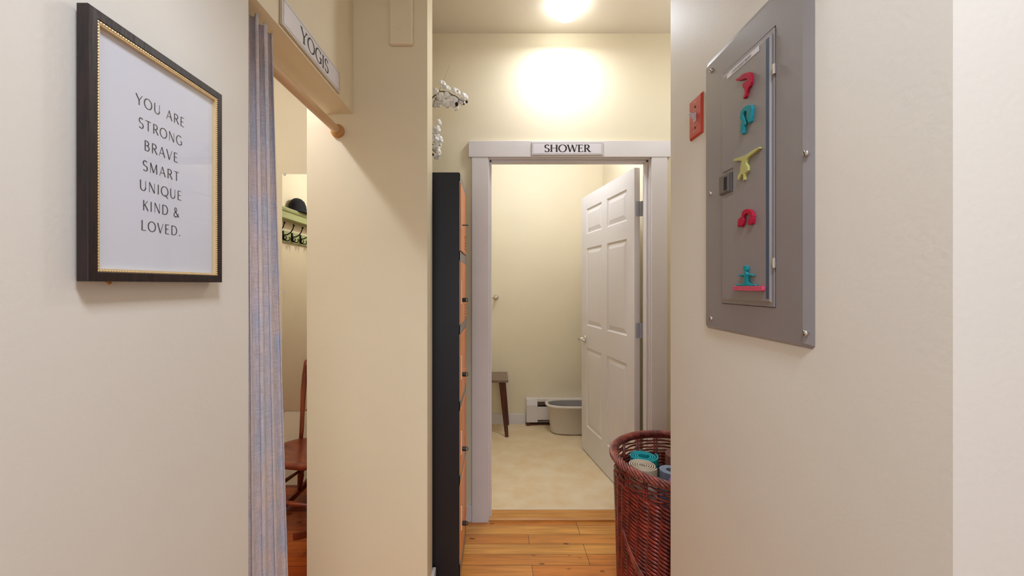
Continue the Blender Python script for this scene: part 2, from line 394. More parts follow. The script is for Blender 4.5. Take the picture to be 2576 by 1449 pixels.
b = BM(); box(b, -0.66, JX0-0.01, YH, YH+0.1, 0, CEIL); box(b, JX1+0.01, 1.67, YH, YH+0.1, 0, CEIL); box(b, JX0-0.01, JX1+0.01, YH, YH+0.1, JT+0.01, CEIL)
struct('wall_hall', b, M['wall'])
b = BM(); box(b, -1.0, 1.13, 3.755, 3.85, 0, CEIL); struct('wall_shower_back', b, M['wall'])
b = BM(); box(b, 1.01, 1.13, YH+0.1, 3.755, 0, CEIL); struct('wall_shower_right', b, M['wall'])
b = BM(); box(b, -1.1, -1.0, YH+0.1, 3.85, 0, CEIL); struct('wall_shower_left', b, M['wall'])
b = BM(); box(b, -2.05, LT-0.074, 2.606, 2.70, 0, CEIL); struct('wall_changing_room_back', b, M['wall'])
b = BM(); box(b, -2.15, -2.05, -0.5, 2.70, 0, CEIL); struct('wall_changing_room_left', b, M['wall'])
b = BM(); box(b, -2.15, LT, -0.6, -0.5, 0, CEIL); struct('wall_changing_room_front', b, M['wall'])
# studio space behind the camera
b = BM(); box(b, -2.3, 3.1, -2.7, -2.6, 0, CEIL); struct('wall_back', b, M['wall_pale'])
b = BM(); box(b, 3.0, 3.1, -2.6, 0.492, 0, CEIL); struct('wall_studio_right', b, M['wall_pale'])
b = BM(); box(b, -2.3, -2.2, -2.6, -0.6, 0, CEIL); struct('wall_studio_left', b, M['wall_pale'])
b = BM(); box(b, 2.2, 3.1, 0.492, 0.6, 0, CEIL); struct('wall_studio_return', b, M['wall_pale'])

# baseboards
b = BM(); box(b, -0.284, -0.270, YM0-0.004, YM1+0.014, 0, 0.10); box(b, -0.770, -0.270, YM0-0.013, YM0-0.001, 0, 0.10)
struct('baseboard_middle', b, M['trim'], bevel=0.002)
b = BM(); box(b, -0.66, -0.146, YH-0.013, YH-0.001, 0, 0.092); box(b, 0.953, 1.55, YH-0.013, YH-0.001, 0, 0.092)
struct('baseboard_hall', b, M['trim'], bevel=0.002)
b = BM(); box(b, -1.0, 0.268, 3.742, 3.754, 0, 0.099)
struct('baseboard_shower', b, M['trim'], bevel=0.002)
b = BM(); box(b, XL+0.001, XL+0.013, -1.4, 0.914, 0, 0.10); struct('baseboard_left', b, M['trim'], bevel=0.002)
b = BM(); box(b, XR-0.013, XR-0.001, 0.479, 1.308, 0, 0.10); box(b, XR-0.013, 2.2, 0.479, 0.491, 0, 0.10); box(b, XR, 1.55, 1.296, 1.308, 0, 0.10)
struct('baseboard_right', b, M['trim'], bevel=0.002)

# doorway casing, jambs, stops
b = BM()
yf = 2.197
box(b, -0.145, JX0, yf, YH, 0, JT)                    # left casing
box(b, JX1, 0.953, yf, YH, 0, JT)                     # right casing
box(b, -0.163, 0.971, yf-0.003, YH, JT, 2.142)        # head board
box(b, JX0-0.008, JX0+0.006, YH-0.002, 2.315, 0, JT+0.004)    # jambs
box(b, JX1-0.006, JX1+0.008, YH-0.002, 2.315, 0, JT+0.004)
box(b, JX0, JX1, YH-0.002, 2.315, JT-0.006, JT+0.010)
box(b, JX0+0.006, JX0+0.017, 2.235, 2.275, 0, JT-0.006)       # stops
box(b, JX1-0.017, JX1-0.006, 2.235, 2.275, 0, JT-0.006)
box(b, JX0+0.006, JX1-0.006, 2.235, 2.275, JT-0.018, JT-0.006)
struct('trim_1', b, M['trim'], bevel=0.0015)
b = BM()
prism(b, [(JX0+0.006, 2.207, 0), (JX0+0.006, 2.207, 0.010), (JX0+0.006, 2.214, 0.014), (JX0+0.006, 2.300, 0.014), (JX0+0.006, 2.300, 0)], (JX1-JX0-0.012, 0, 0))
struct('trim_2', b, M['thresh'])
b = BM(); box(b, JX0+0.006, JX1-0.006, 2.300, 2.310, 0, 0.0155); struct('trim_3', b, M['cream'])

# ------------------------------------------------------------------ the six panel door
ang = math.atan2(0.841, -0.134)
door = bpy.data.objects.new('door_1', None)
DW = 0.852
b = BM()
us = [0, .0955, .381, .468, .752, DW]; vs_ = [0.012, .222, .8425, 1.016, 1.6216, 1.734, 1.93, 2.036]
pan = {(1, 1), (3, 1), (1, 3), (3, 3), (1, 5), (3, 5)}
for side in (0, 1):
    y0 = 0.0 if side == 0 else -0.035; sg = -1 if side == 0 else 1
    for i in range(5):
        for j in range(7):
            u0, u1, v0, v1 = us[i], us[i+1], vs_[j], vs_[j+1]
            if (i, j) not in pan:
                b.faces.new([b.verts.new((u, y0, v)) for u, v in ((u0, v0), (u1, v0), (u1, v1), (u0, v1))]); continue
            prev = None
            for ins, dep in ((0, 0), (0.006, 0.007), (0.012, 0.0085), (0.042, 0.002), (0.045, 0.002)):
                ring = [b.verts.new((u, y0+sg*dep, v)) for u, v in ((u0+ins, v0+ins), (u1-ins, v0+ins), (u1-ins, v1-ins), (u0+ins, v1-ins))]
                if prev:
                    for k in range(4): b.faces.new((prev[k], prev[(k+1) % 4], ring[(k+1) % 4], ring[k]))
                prev = ring
            b.faces.new(prev)
za, zb = vs_[0], vs_[-1]
for q in (((0, 0, za), (0, -.035, za), (0, -.035, zb), (0, 0, zb)), ((DW, 0, za), (DW, -.035, za), (DW, -.035, zb), (DW, 0, zb)),
          ((0, 0, za), (DW, 0, za), (DW, -.035, za), (0, -.035, za)), ((0, 0, zb), (DW, 0, zb), (DW, -.035, zb), (0, -.035, zb))):
    b.faces.new([b.verts.new(p) for p in q])
bmesh.ops.remove_doubles(b, verts=b.verts[:], dist=1e-5)
bmesh.ops.recalc_face_normals(b, faces=b.faces[:])
me = bpy.data.meshes.new('door_1'); b.to_mesh(me); b.free(); me.materials.append(M['doorw'])
door = bpy.data.objects.new('door_1', me); C.objects.link(door)
door.location = (0.818, 2.343, 0); door.rotation_euler = (0, 0, ang); door['kind'] = 'structure'
# lever handle and hinges
def lever_bm(s):
    b = BM(); ux, hz = 0.790, 0.905
    lathe(b, [(0.0325, 0.0), (0.0325, s*0.004), (0.028, s*0.009), (0.014, s*0.012), (0.011, s*0.035), (0.012, s*0.050), (0.006, s*0.056)], (ux, 0 if s > 0 else -0.035, hz), 24, 'y')
    y = 0.046 if s > 0 else -0.081
    tube(b, [(ux+0.004, y, hz), (ux-0.03, y+s*0.003, hz+0.003), (ux-0.075, y+s*0.002, hz+0.003), (ux-0.115, y-s*0.004, hz-0.003)], [0.010, 0.0095, 0.0085, 0.008], 12)
    return b
for s in (1, -1):
    o = obj('door_handle', lever_bm(s), M['chrome'], door, world=False, smooth=True); o['label'] = 'satin chrome lever handle'
for hz in (1.79, 1.062, 0.30):
    b = BM()
    box(b, -0.0025, 0.0, -0.035, -0.008, hz-0.045, hz+0.045)               # leaf on the door edge
    box(b, -0.030, -0.004, -0.0445, -0.042, hz-0.045, hz+0.045)            # leaf on the jamb
    for k in range(5):
        z = hz-0.045+k*0.018
        lathe(b, [(0.0062, 0.0005), (0.0062, 0.0175)], (-0.004, -0.040, z), 12)
    for z in (-0.032, 0.0, 0.032): lathe(b, [(0.004, -0.0042), (0.003, -0.0022)], (0.0, -0.020 if z else -0.026, hz+z), 8, 'x')
    o = obj('hinge', b, M['hinge'], door, world=False); o['label'] = 'steel butt hinge'

# ------------------------------------------------------------------ hall ceiling lamp
t = thing('ceiling_light', 'small lit white glass globe lamp on the hall ceiling', 'ceiling light', (0.350, 1.98, CEIL))
b = BM(); lathe(b, [(0.055, 0.0), (0.055, -0.012), (0.048, -0.016)], (0.350, 1.98, CEIL-0.0005), 32); obj('canopy', b, M['cream'], t, smooth=False)
b = BM(); lathe(b, [(0.046, -0.014), (0.052, -0.018), (0.066, -0.026), (0.071, -0.036), (0.068, -0.048), (0.056, -0.060), (0.036, -0.067), (0.012, -0.070), (0.002, -0.0705)], (0.350, 1.98, CEIL), 40)
obj('glass_globe', b, M['globe'], t, smooth=True)

# ------------------------------------------------------------------ framed print on the left wall
XF = -0.560
fy0, fy1, fz0, fz1 = 0.5355, 0.796, 1.3405, 1.7215
t = thing('picture_frame', 'dark wood framed print of uplifting words with beaded gold inner edge', 'picture frame', (XF-0.010, (fy0+fy1)/2, fz0))
def rail_frame(y0, y1, z0, z1, w_, x0, x1):
    b = BM()
    a = [(y0, z0), (y1, z0), (y1, z1), (y0, z1)]; c = [(y0+w_, z0+w_), (y1-w_, z0+w_), (y1-w_, z1-w_), (y0+w_, z1-w_)]
    for k in range(4):
        k2 = (k+1) % 4; q = [a[k], a[k2], c[k2], c[k]]
        prism(b, [(x0, p[0], p[1]) for p in q], (x1-x0, 0, 0))
    bmesh.ops.remove_doubles(b, verts=b.verts[:], dist=1e-6)
    return b
obj('frame_moulding', rail_frame(fy0, fy1, fz0, fz1, 0.0135, XF-0.0165, XF), M['frame'], t, bevel=0.0008)
g0, g1, gz0, gz1 = fy0+0.0118, fy1-0.0118, fz0+0.0128, fz1-0.0135
b = rail_frame(g0, g1, gz0, gz1, 0.0052, XF-0.008, XF-0.0015)
def bead(b, p, r):
    m_ = bmesh.ops.create_icosphere(b, subdivisions=1, radius=r, matrix=Matrix.Translation(p))
xb = XF-0.0012
n = int((g1-g0)/0.0042)
for k in range(n+1):
    y = g0+0.0022+(g1-g0-0.0044)*k/n
    bead(b, (xb, y, gz0+0.0022), 0.0019); bead(b, (xb, y, gz1-0.0022), 0.0019)
n = int((gz1-gz0)/0.0042)
for k in range(1, n):
    z = gz0+0.0022+(gz1-gz0-0.0044)*k/n
    bead(b, (xb, g0+0.0022, z), 0.0019); bead(b, (xb, g1-0.0022, z), 0.0019)
o = obj('gold_fillet', b, M['gold'], t); o['label'] = 'beaded gold inner edge'
XPp = XF-0.0085
b = BM(); box(b, XPp-0.002, XPp, g0+0.001, g1-0.001, gz0+0.001, gz1-0.001); pr = obj('print', b, M['paper'], t); pr['label'] = 'white sheet with thin charcoal capitals'
b = BM(); yc = 0.6615
rows = [('YOU ARE', 1.6210, 0.096), ('STRONG', 1.5855, 0.086), ('BRAVE', 1.5525, 0.067), ('SMART', 1.5195, 0.072), ('UNIQUE', 1.4870, 0.083), ('KIND &', 1.4555, 0.072), ('LOVED.', 1.4230, 0.078)]
for txt, z, wd in rows:
    lettering(b, txt, 0.0162, (XPp+0.0004, yc+0.001, z), (0, 1, 0), (0, 0, 1), 0.115, 0.055, track=.16, serif=0.0, width=wd)
obj('lettering', b, M['ink_soft'], pr)
b = BM(); box(b, XF-0.0058, XF-0.0040, g0+0.002, g1-0.002, gz0+0.002, gz1-0.002); obj('glass', b, M['glass'], t)
b = BM(); prism(b, [(XF-0.012, 0.568, fz0), (XF-0.012, 0.578, fz0), (XF-0.010, 0.577, fz0-0.003), (XF-0.011, 0.574, fz0-0.0055), (XF-0.012, 0.572, fz0-0.002)], (0.0015, 0, 0))
o = obj('torn_backing_paper', b, M['flange'], t); o['label'] = 'torn brown backing paper'
b = BM(); box(b, XL+0.0004, XF-0.0165, 0.655, 0.677, 1.690, 1.705); obj('wall_hanger', b, M['screw'], t)

# ------------------------------------------------------------------ door signs
def sign(name, label, org, u, nrm, W_, H_, txt, cap, tw, T=0.175, th=0.07, inset=0.005):
    """org = centre of the sign on its wall"""
    u = Vector(u); nrm = Vector(nrm); v = Vector((0, 0, 1)); org = Vector(org)
    t = thing(name, label, 'sign', org)
    def slab(w_, h_, d0, d1):
        b = BM(); q = [org+u*(sx*w_/2)+v*(sz*h_/2)+nrm*d0 for sx, sz in ((-1, -1), (1, -1), (1, 1), (-1, 1))]
        prism(b, q, nrm*(d1-d0)); return b
    obj('backing', slab(W_, H_, 0.0006, 0.006), M['signedge'], t, bevel=0.001)
    fc = obj('face', slab(W_-0.004, H_-0.004, 0.006, 0.0075), M['sign'], t)
    b = BM(); d = 0.0078; e = 0.0011; w_, h_ = W_-0.004-2*inset, H_-0.004-2*inset
    for (x0, x1, z0, z1) in ((-w_/2, w_/2, -h_/2, -h_/2+e), (-w_/2, w_/2, h_/2-e, h_/2), (-w_/2, -w_/2+e, -h_/2, h_/2), (w_/2-e, w_/2, -h_/2, h_/2)):
        b.faces.new([b.verts.new(org+u*x+v*z+nrm*d) for x, z in ((x0, z0), (x1, z0), (x1, z1), (x0, z1))])
    lettering(b, txt, cap, org+nrm*d-v*(cap/2), u, v, T, th, track=.07, serif=0.13, width=tw)
    obj('lettering', b, M['ink'], t)
sc = (onY(1336, 357.5, 2.194)+onY(1517, 391, 2.194))/2
sign('door_sign', 'white SHOWER sign with thin black border above the shower doorway', (sc.x, 2.194, sc.z), (1, 0, 0), (0, -1, 0), 0.400, 0.074, 'SHOWER', 0.0400, 0.255)
sign('door_sign', 'white YOGIS sign with thin black border on the header over the curtain rod', (XL, 1.236, 2.070), (0, 1, 0), (1, 0, 0), 0.385, 0.078, 'YOGIS', 0.042, 0.186, T=0.15)

# ------------------------------------------------------------------ curtain rod and curtain
RX, RZ = -0.645, 1.955
t = thing('curtain_rod', 'round pale wooden curtain rod under the header, ending in a socket', 'curtain rod', (RX, 0.92, RZ))
b = BM(); lathe(b, [(0.0155, 0.9145), (0.0155, YM0-0.002)], (RX, 0, RZ), 24, 'y'); obj('pole', b, M['rod'], t, smooth=False)
for y, s in ((YM0-0.0003, -1), (0.9143, 1)):
    b = BM(); lathe(b, [(0.027, 0), (0.027, s*0.008), (0.0245, s*0.010), (0.0245, s*0.014), (0.018, s*0.018), (0.016, s*0.022)], (RX+0.001, y, RZ-0.001), 28, 'y')
    o = obj('socket', b, M['flange'], t)
b = BM()
NU, NV = 200, 60
grid = []
for j in range(NV+1):
    z = 2.008 - (2.008-0.03)*j/NV
    f = j/NV
    row = []
    for i in range(NU+1):
        s = i/NU
        span = 0.124 + 0.082*min(1, f*1.15)
        y = 0.9165 + s*span
        ph = 2*PI*(s*3.8 + 0.42) + 0.25*math.sin(3.1*f+2.2*s*3)
        amp = 0.0125*(0.80+0.20*math.sin(7*s+2))
        x = -0.6075 + amp*math.sin(ph) + 0.003*math.sin(2.3*ph+1.0+f*2)
        y += 0.009*math.sin(2*ph+0.7)*min(1, s*6)
        top = 0.0
        zz = z - (0.010*(0.5-0.5*math.sin(ph))*max(0, 1-j/2) if j < 2 else 0)
        row.append(b.verts.new((x, y, zz)))
    grid.append(row)
for j in range(NV):
    for i in range(NU):
        b.faces.new((grid[j][i], grid[j][i+1], grid[j+1][i+1], grid[j+1][i]))
o = obj('curtain', b, M['curtain'], smooth=True)
md = o.modifiers.new('solid', 'SOLIDIFY'); md.thickness = 0.0022; md.offset = 0
tag(o, 'grey slubby linen curtain gathered in folds beside the framed print', 'curtain')

# ------------------------------------------------------------------ cream box high on the middle wall
t = thing('wall_box', 'long wall coloured cover box high on the wall right of the header', 'cover box', (-0.386, YM0, 2.295))
b = BM(); box(b, -0.432, -0.340, YM0-0.022, YM0-0.0003, 2.295, CEIL-0.02); obj('cover', b, M['wall'], t, bevel=0.006)
def oval_plug(zc, hh):
    b = BM(); pts = []
    for k in range(16):
        a = 2*PI*k/16; sx = 0.011*math.cos(a); sz = 0.011*math.sin(a)+(hh if math.sin(a) > 0 else -hh)
        pts.append((-0.391+sx, YM0-0.0222, zc+sz))
    prism(b, pts, (0, -0.0016, 0)); return b
obj('knockout', oval_plug(2.365, 0.002), M['wall'], t); obj('knockout', oval_plug(2.500, 0.018), M['wall'], t)

# ------------------------------------------------------------------ electrical panel
XP = XR-0.0005
t = thing('electrical_panel', 'grey metal breaker panel cover screwed to the right wall', 'electrical panel', (XR, 0.887, 1.2185))
py0, py1, pz0, pz1 = 0.7052, 1.0690, 1.2185, 1.9360
dy0, dy1, dz0, dz1 = 0.793, 0.984, 1.2885, 1.8620
def chamf(y0, y1, z0, z1, c, x):
    return [(x, y0+c, z0), (x, y1-c, z0), (x, y1, z0+c), (x, y1, z1-c), (x, y1-c, z1), (x, y0+c, z1), (x, y0, z1-c), (x, y0, z0+c)]
b = BM()
# cover: sloping bevelled border, flat face with an opening for the door
o_ = chamf(py0, py1, pz0, pz1, 0.006, XP); i_ = chamf(py0+0.018, py1-0.010, pz0+0.006, pz1-0.016, 0.004, XP-0.008)
vo = [b.verts.new(p) for p in o_]; vi = [b.verts.new(p) for p in i_]
for k in range(8): b.faces.new((vo[k], vo[(k+1) % 8], vi[(k+1) % 8], vi[k]))
hole = [b.verts.new((XP-0.008, y, z)) for y, z in ((dy0, dz0), (dy1, dz0), (dy1, dz1), (dy0, dz1))]
hb = [b.verts.new((XP-0.002, y, z)) for y, z in ((dy0, dz0), (dy1, dz0), (dy1, dz1), (dy0, dz1))]
for q in ((vi[0], vi[1], hole[1], hole[0]), (vi[1], vi[2], vi[3], hole[2], hole[1])): pass
b.faces.new((vi[0], vi[1], hole[1], hole[0])); b.faces.new((vi[1], vi[2], hole[1])); b.faces.new((vi[2], vi[3], hole[2], hole[1])); b.faces.new((vi[3], vi[4], hole[2]))
b.faces.new((vi[4], vi[5], hole[3], hole[2])); b.faces.new((vi[5], vi[6], hole[3])); b.faces.new((vi[6], vi[7], hole[0], hole[3])); b.faces.new((vi[7], vi[0], hole[0]))
for k in range(4): b.faces.new((hole[k], hole[(k+1) % 4], hb[(k+1) % 4], hb[k]))
b.faces.new(hb); b.faces.new(vo[::-1])
cov = obj('cover', b, M['steel'], t)
# door of the panel: flat rim, then a raised field
b = BM()
XD = XP-0.0095
box(b, XD, XP-0.003, dy0+0.0030, dy1-0.0012, dz0+0.0016, dz1-0.0026)
def ring_raise(b, outl, inl, x0, x1):
    a = [b.verts.new((x0, *p)) for p in outl]; c = [b.verts.new((x1, *p)) for p in inl]; k = len(a)
    for i in range(k): b.faces.new((a[i], a[(i+1) % k], c[(i+1) % k], c[i]))
    b.faces.new(c)
# raised field with the notch for the latch (latch on the far side)
ly0, ly1, lz0, lz1 = 0.936, 0.984, 1.560, 1.606
def field(e):
    y0, y1, z0, z1 = dy0+0.010+e, dy1-0.006-e, dz0+0.010+e, dz1-0.010-e
    nA, nB, nY = lz1+0.006+e, lz0-0.008-e, ly0-0.003-e
    return [(y0, z0), (y1-.004, z0), (y1, z0+.004), (y1, nB-.004), (y1-.004, nB), (nY, nB), (nY, nA), (y1-.004, nA), (y1, nA+.004), (y1, z1-.006), (y1-.006, z1), (y0, z1)]
ring_raise(b, field(0), field(0.003), XD, XD-0.0030)
pd = obj('panel_door', b, M['steel'], t, bevel=0.0005)
XFa = XD-0.0030
b = BM(); box(b, XFa-0.0004, XFa+0.001, dy0+0.0135, dy0+0.0225, dz0+0.018, dz1-0.016); o = obj('fold_strip', b, M['bluefilm'], pd); o['label'] = 'blue grey folded edge by the hinges'
# latch
b = BM()
box(b, XD-0.0045, XD, ly0, ly1+0.002, lz0, lz1); box(b, XD-0.006, XD-0.0045, ly0+0.006, ly1-0.002, lz0+0.003, lz1-0.003)
lt = obj('latch', b, M['steel_dark'], pd, bevel=0.0006)
b = BM(); box(b, XD-0.0064, XD-0.0058, 0.9505, 0.9625, lz0+0.007, lz1-0.007); obj('latch_slot', b, M['slot'], lt)
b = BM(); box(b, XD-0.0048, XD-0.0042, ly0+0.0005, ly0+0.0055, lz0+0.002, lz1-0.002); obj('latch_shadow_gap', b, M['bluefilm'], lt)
for z in (1.773, 1.380):
    b = BM(); tube(b, [(XP-0.0115, dy0+0.0008, z-0.010), (XP-0.0115, dy0+0.0008, z+0.010)], 0.0032, 10); box(b, XP-0.0118, XP-0.0085, dy0-0.001, dy0+0.005, z-0.009, z+0.009)
    o = obj('panel_hinge', b, M['screw'], t)
# label tape
ty0, ty1 = 0.8375, 0.9535
zt = dz1-0.0155
b = BM(); box(b, XFa-0.0007, XFa, ty0, ty1, zt-0.0105, zt); tp = obj('label_tape', b, M['sign'], pd); tp['label'] = 'white label tape with small grey print'
b = BM(); lettering(b, 'CENTER BASEMENT BREAKER', 0.0052, (XFa-0.0010, (ty0+ty1)/2+0.002, zt-0.0080), (0, -1, 0), (0, 0, 1), 0.2, 0.12, track=.14, width=0.070)
obj('lettering', b, M['ink_soft'], tp)
# screws
for k, (px_, py_, r_) in enumerate(((1788.5, 177.5, .0062), (1786, 488, .0062), (1787, 801.5, .0062), (2025, 386, .0062), (2023, 838, .0062))):
    p = onX(px_, py_, XP-0.010)
    b = BM(); lathe(b, [(r_*0.75, 0.0015), (r_, -0.0006), (r_*0.85, -0.0028), (r_*0.35, -0.0038)], (XP-0.008, p.y, p.z), 18, 'x')
    sc_ = obj('screw', b, M['screw'], t, smooth=True)
    b = BM(); a = (0.9, 1.5, 2.0, 1.35, 1.2)[k]; d = Vector((0, math.cos(a), math.sin(a))); nn = Vector((0, -math.sin(a), math.cos(a))); c = Vector((XP-0.0118, p.y, p.z))
    prism(b, [c+d*r_*.8+nn*.0007, c+d*r_*.8-nn*.0007, c-d*r_*.8-nn*.0007, c-d*r_*.8+nn*.0007], (-0.0003, 0, 0)); obj('screw_slot', b, M['slot'], sc_)

# ------------------------------------------------------------------ yoga figure magnets
XMg = XFa-0.0002
def magnet(parts, oy, label, cat='magnet', oneb=None):
    def pt(p): return onX(1700+p[0]/3.15, oy+p[1]/3.15, XMg-0.006)
    allp = [pt(p) for pts, _ in parts for p in pts]
    c = sum(allp, Vector())/len(allp); c.x = XMg
    t = None; objs = []
    for k, (pts, mk) in enumerate(parts):
        b = BM(); P = [pt(p) for p in pts]
        for p in P: p.x = XMg-0.0065
        prism(b, P, (0.0065, 0, 0))
        objs.append((b, mk))
    if len(objs) == 1:
        e = objs[0][0]; bmesh.ops.translate(e, verts=e.verts[:], vec=-c)
        o = obj('figure_magnet', e, M[objs[0][1]], bevel=0.0008); o.location = c
        tag(o, label, cat, 'yoga figure magnets on the panel door'); return
    t = thing('figure_magnet', label, cat, c, group='yoga figure magnets on the panel door')
    for nm, (e, mk) in zip(('figure', 'exercise_mat'), objs): obj(nm, e, M[mk], t, bevel=0.0008)
magnet([([(472,630),(500,615),(525,590),(545,578),(575,572),(592,582),(597,610),(597,650),(588,680),(572,700),(562,730),(555,765),(537,785),(533,778),(545,745),(545,708),(530,695),(527,670),(538,652),(562,640),(567,628),(553,622),(530,632),(500,642),(478,640)], 'pink')], 0,
       'red pink glitter yoga figure magnet with one leg kicked out, topmost on the panel')
magnet([([(512,1040),(515,1060),(525,1066),(537,1056),(541,1000),(553,985),(548,955),(535,930),(533,905),(542,882),(557,880),(563,905),(560,935),(568,962),(583,976),(592,960),(600,915),(604,860),(598,833),(570,832),(550,842),(530,860),(514,888),(507,925),(510,945),(520,962),(513,1000)], 'teal')], 0,
       'teal glitter yoga figure magnet bent double, second from the top of the panel')
magnet([([(455,1272),(460,1262),(500,1248),(540,1235),(580,1210),(630,1178),(660,1165),(663,1175),(640,1195),(600,1225),(570,1250),(560,1265),(556,1290),(570,1320),(570,1350),(555,1370),(547,1376),(543,1425),(533,1430),(531,1380),(520,1380),(500,1425),(488,1420),(493,1390),(507,1365),(512,1320),(517,1290),(526,1278),(500,1274),(465,1278)], 'lime')], 0,
       'yellow green glitter yoga figure magnet stretching one leg up, beside the panel latch')
magnet([([(488,410),(490,380),(495,350),(520,330),(523,300),(535,280),(560,270),(585,275),(603,295),(612,325),(610,360),(605,385),(595,393),(570,395),(568,385),(578,350),(583,325),(578,310),(565,305),(550,310),(538,325),(535,340),(540,360),(535,385),(525,400),(518,415),(512,400),(500,405),(492,412)], 'pink')], 440,
       'red pink glitter yoga figure magnet arched in a backbend below the latch')
magnet([([(472,865),(500,868),(530,862),(540,850),(540,800),(515,805),(490,803),(495,795),(520,788),(545,785),(545,770),(535,750),(532,725),(548,718),(562,725),(562,750),(555,770),(560,783),(590,785),(615,798),(600,800),(570,800),(567,850),(590,865),(625,868),(630,877),(600,881),(560,880),(500,878),(475,875)], 'teal'),
        ([(452,881),(685,879),(688,915),(675,922),(455,915)], 'pinkedge')], 440,
       'teal seated yoga figure magnet on a pink mat, lowest on the panel')

# ------------------------------------------------------------------ red emergency switch
sy0, sy1, sz0, sz1 = 1.087, 1.159, 1.7585, 1.8735
yc, zc = (sy0+sy1)/2, (sz0+sz1)/2
t = thing('switch_plate', 'red oil burner emergency switch on the wall beside the grey panel', 'light switch', (XR, yc, zc))
b = BM(); a = [b.verts.new((XR-0.0004, y, z)) for y, z in ((sy0, sz0), (sy1, sz0), (sy1, sz1), (sy0, sz1))]
c = [b.verts.new((XR-0.006, y, z)) for y, z in ((sy0+.006, sz0+.006), (sy1-.004, sz0+.006), (sy1-.004, sz1-.004), (sy0+.006, sz1-.004))]
for k in range(4): b.faces.new((a[k], a[(k+1) % 4], c[(k+1) % 4], c[k]))
b.faces.new(a); b.faces.new(c)
pl = obj('plate', b, M['red'], t)
b = BM(); box(b, XR-0.0075, XR-0.0055, yc-0.006, yc+0.006, zc-0.013, zc+0.013); obj('toggle_collar', b, M['toggle'], t)
b = BM(); prism(b, [(XR-0.006, yc-0.0045, zc-0.009), (XR-0.006, yc-0.0045, zc+0.009), (XR-0.020, yc-0.0035, zc+0.013), (XR-0.023, yc-0.0035, zc+0.009), (XR-0.013, yc-0.004, zc-0.003)], (0, 0.008, 0))
o = obj('toggle', b, M['toggle'], t, bevel=0.0008); o['label'] = 'pale grey toggle lever'
for dz in (0.030, -0.030):
    b = BM(); lathe(b, [(0.0033, 0.0), (0.0026, -0.0012)], (XR-0.006, yc, zc+dz), 12, 'x'); obj('plate_screw', b, M['slot'], t)
for txt, dz, wd in (('OIL', 0.041, 0.010), ('BURNER', 0.018, 0.024), ('EMERGENCY', -0.0235, 0.036), ('SWITCH', -0.0425, 0.024)):
    b = BM(); lettering(b, txt, 0.0052, (XR-0.0064, yc, zc+dz), (0, -1, 0), (0, 0, 1), 0.2, 0.14, track=.12, width=wd); obj('lettering', b, M['redprint'], pl)

# ------------------------------------------------------------------ lockers
LX, LY0, LY1, LZ1 = -0.167, 1.722, 2.045, 1.830
t = thing('locker_tower', 'tall narrow navy locker tower with orange doors behind the wall end', 'lockers', (-0.36, 1.88, 0))
b = BM(); box(b, -0.560, LX-0.002, LY0, LY1, 0.0, LZ1); obj('body', b, M['navy'], t, bevel=0.0015)
bars = [0.105, 0.473, 0.800, 1.137, 1.4635]
b = BM()
box(b, LX-0.002, LX, LY0+0.002, LY0+0.014, 0.02, LZ1-0.002); box(b, LX-0.002, LX, LY1-0.012, LY1, 0.02, LZ1-0.002)
box(b, LX-0.002, LX, LY0+0.002, LY1, LZ1-0.038, LZ1-0.002); box(b, LX-0.002, LX, LY0+0.002, LY1, 0.02, bars[0]-0.0)
for z in bars[1:]: box(b, LX-0.002, LX, LY0+0.002, LY1, z-0.021, z+0.021)
obj('face_frame', b, M['lgrey'], t)
edges = bars+[LZ1-0.017]
for k in range(5):
    z0 = edges[k]+(0.021 if k else 0.0)+0.003; z1 = edges[k+1]-0.021-0.003
    y0, y1 = LY0+0.016, LY1-0.014
    ys = y0+(y1-y0)*0.68
    b = BM(); box(b, LX-0.001, LX+0.0035, y0, ys, z0, z1); box(b, LX-0.001, LX+0.0015, ys, y1, z0, z1)
    dr = obj('locker_door', b, M['orange'], t, bevel=0.0006)
    b = BM(); box(b, LX+0.0015, LX+0.0024, ys+0.002, y1-0.002, z0+0.002, z1-0.002); hs = obj('hinge_side_strip', b, M['orange2'], dr)
    b = BM()
    zc = (z0+z1)/2-0.055
    for q in range(5):
        zz = zc-q*0.0155
        prism(b, [(LX+0.002, ys+0.02, zz), (LX+0.0062, ys+0.02, zz-0.007), (LX+0.002, ys+0.02, zz-0.008)], (0, y1-ys-0.035, 0))
    obj('vent_louvre', b, M['orange2'], hs)
    # name plate and pull lock near the free edge
    zl = (1.604, 1.267, 0.931, 0.595, 0.259)[4-k]
    b = BM(); box(b, LX+0.003, LX+0.0075, LY0+0.021, LY0+0.031, zl-0.018, zl+0.087); obj('latch_plate', b, M['cream'], dr, bevel=0.001)
    b = BM()
    if k == 4:
        box(b, LX+0.004, LX+0.034, LY0+0.040, LY0+0.052, zl-0.0018, zl+0.0018)
    else:
        lathe(b, [(0.0045, 0.0), (0.0045, 0.004), (0.010, 0.005), (0.010, 0.020), (0.008, 0.0215)], (LX+0.003, LY0+0.046, zl), 16, 'x')
        ring = [(LX+0.024+0.009*math.cos(a_), LY0+0.046, zl+0.009*math.sin(a_)) for a_ in [2*PI*q/16 for q in range(17)]]
        tube(b, ring, 0.0016, 6, cap=False)
    o = obj('lock', b, M['black'], dr, smooth=False)

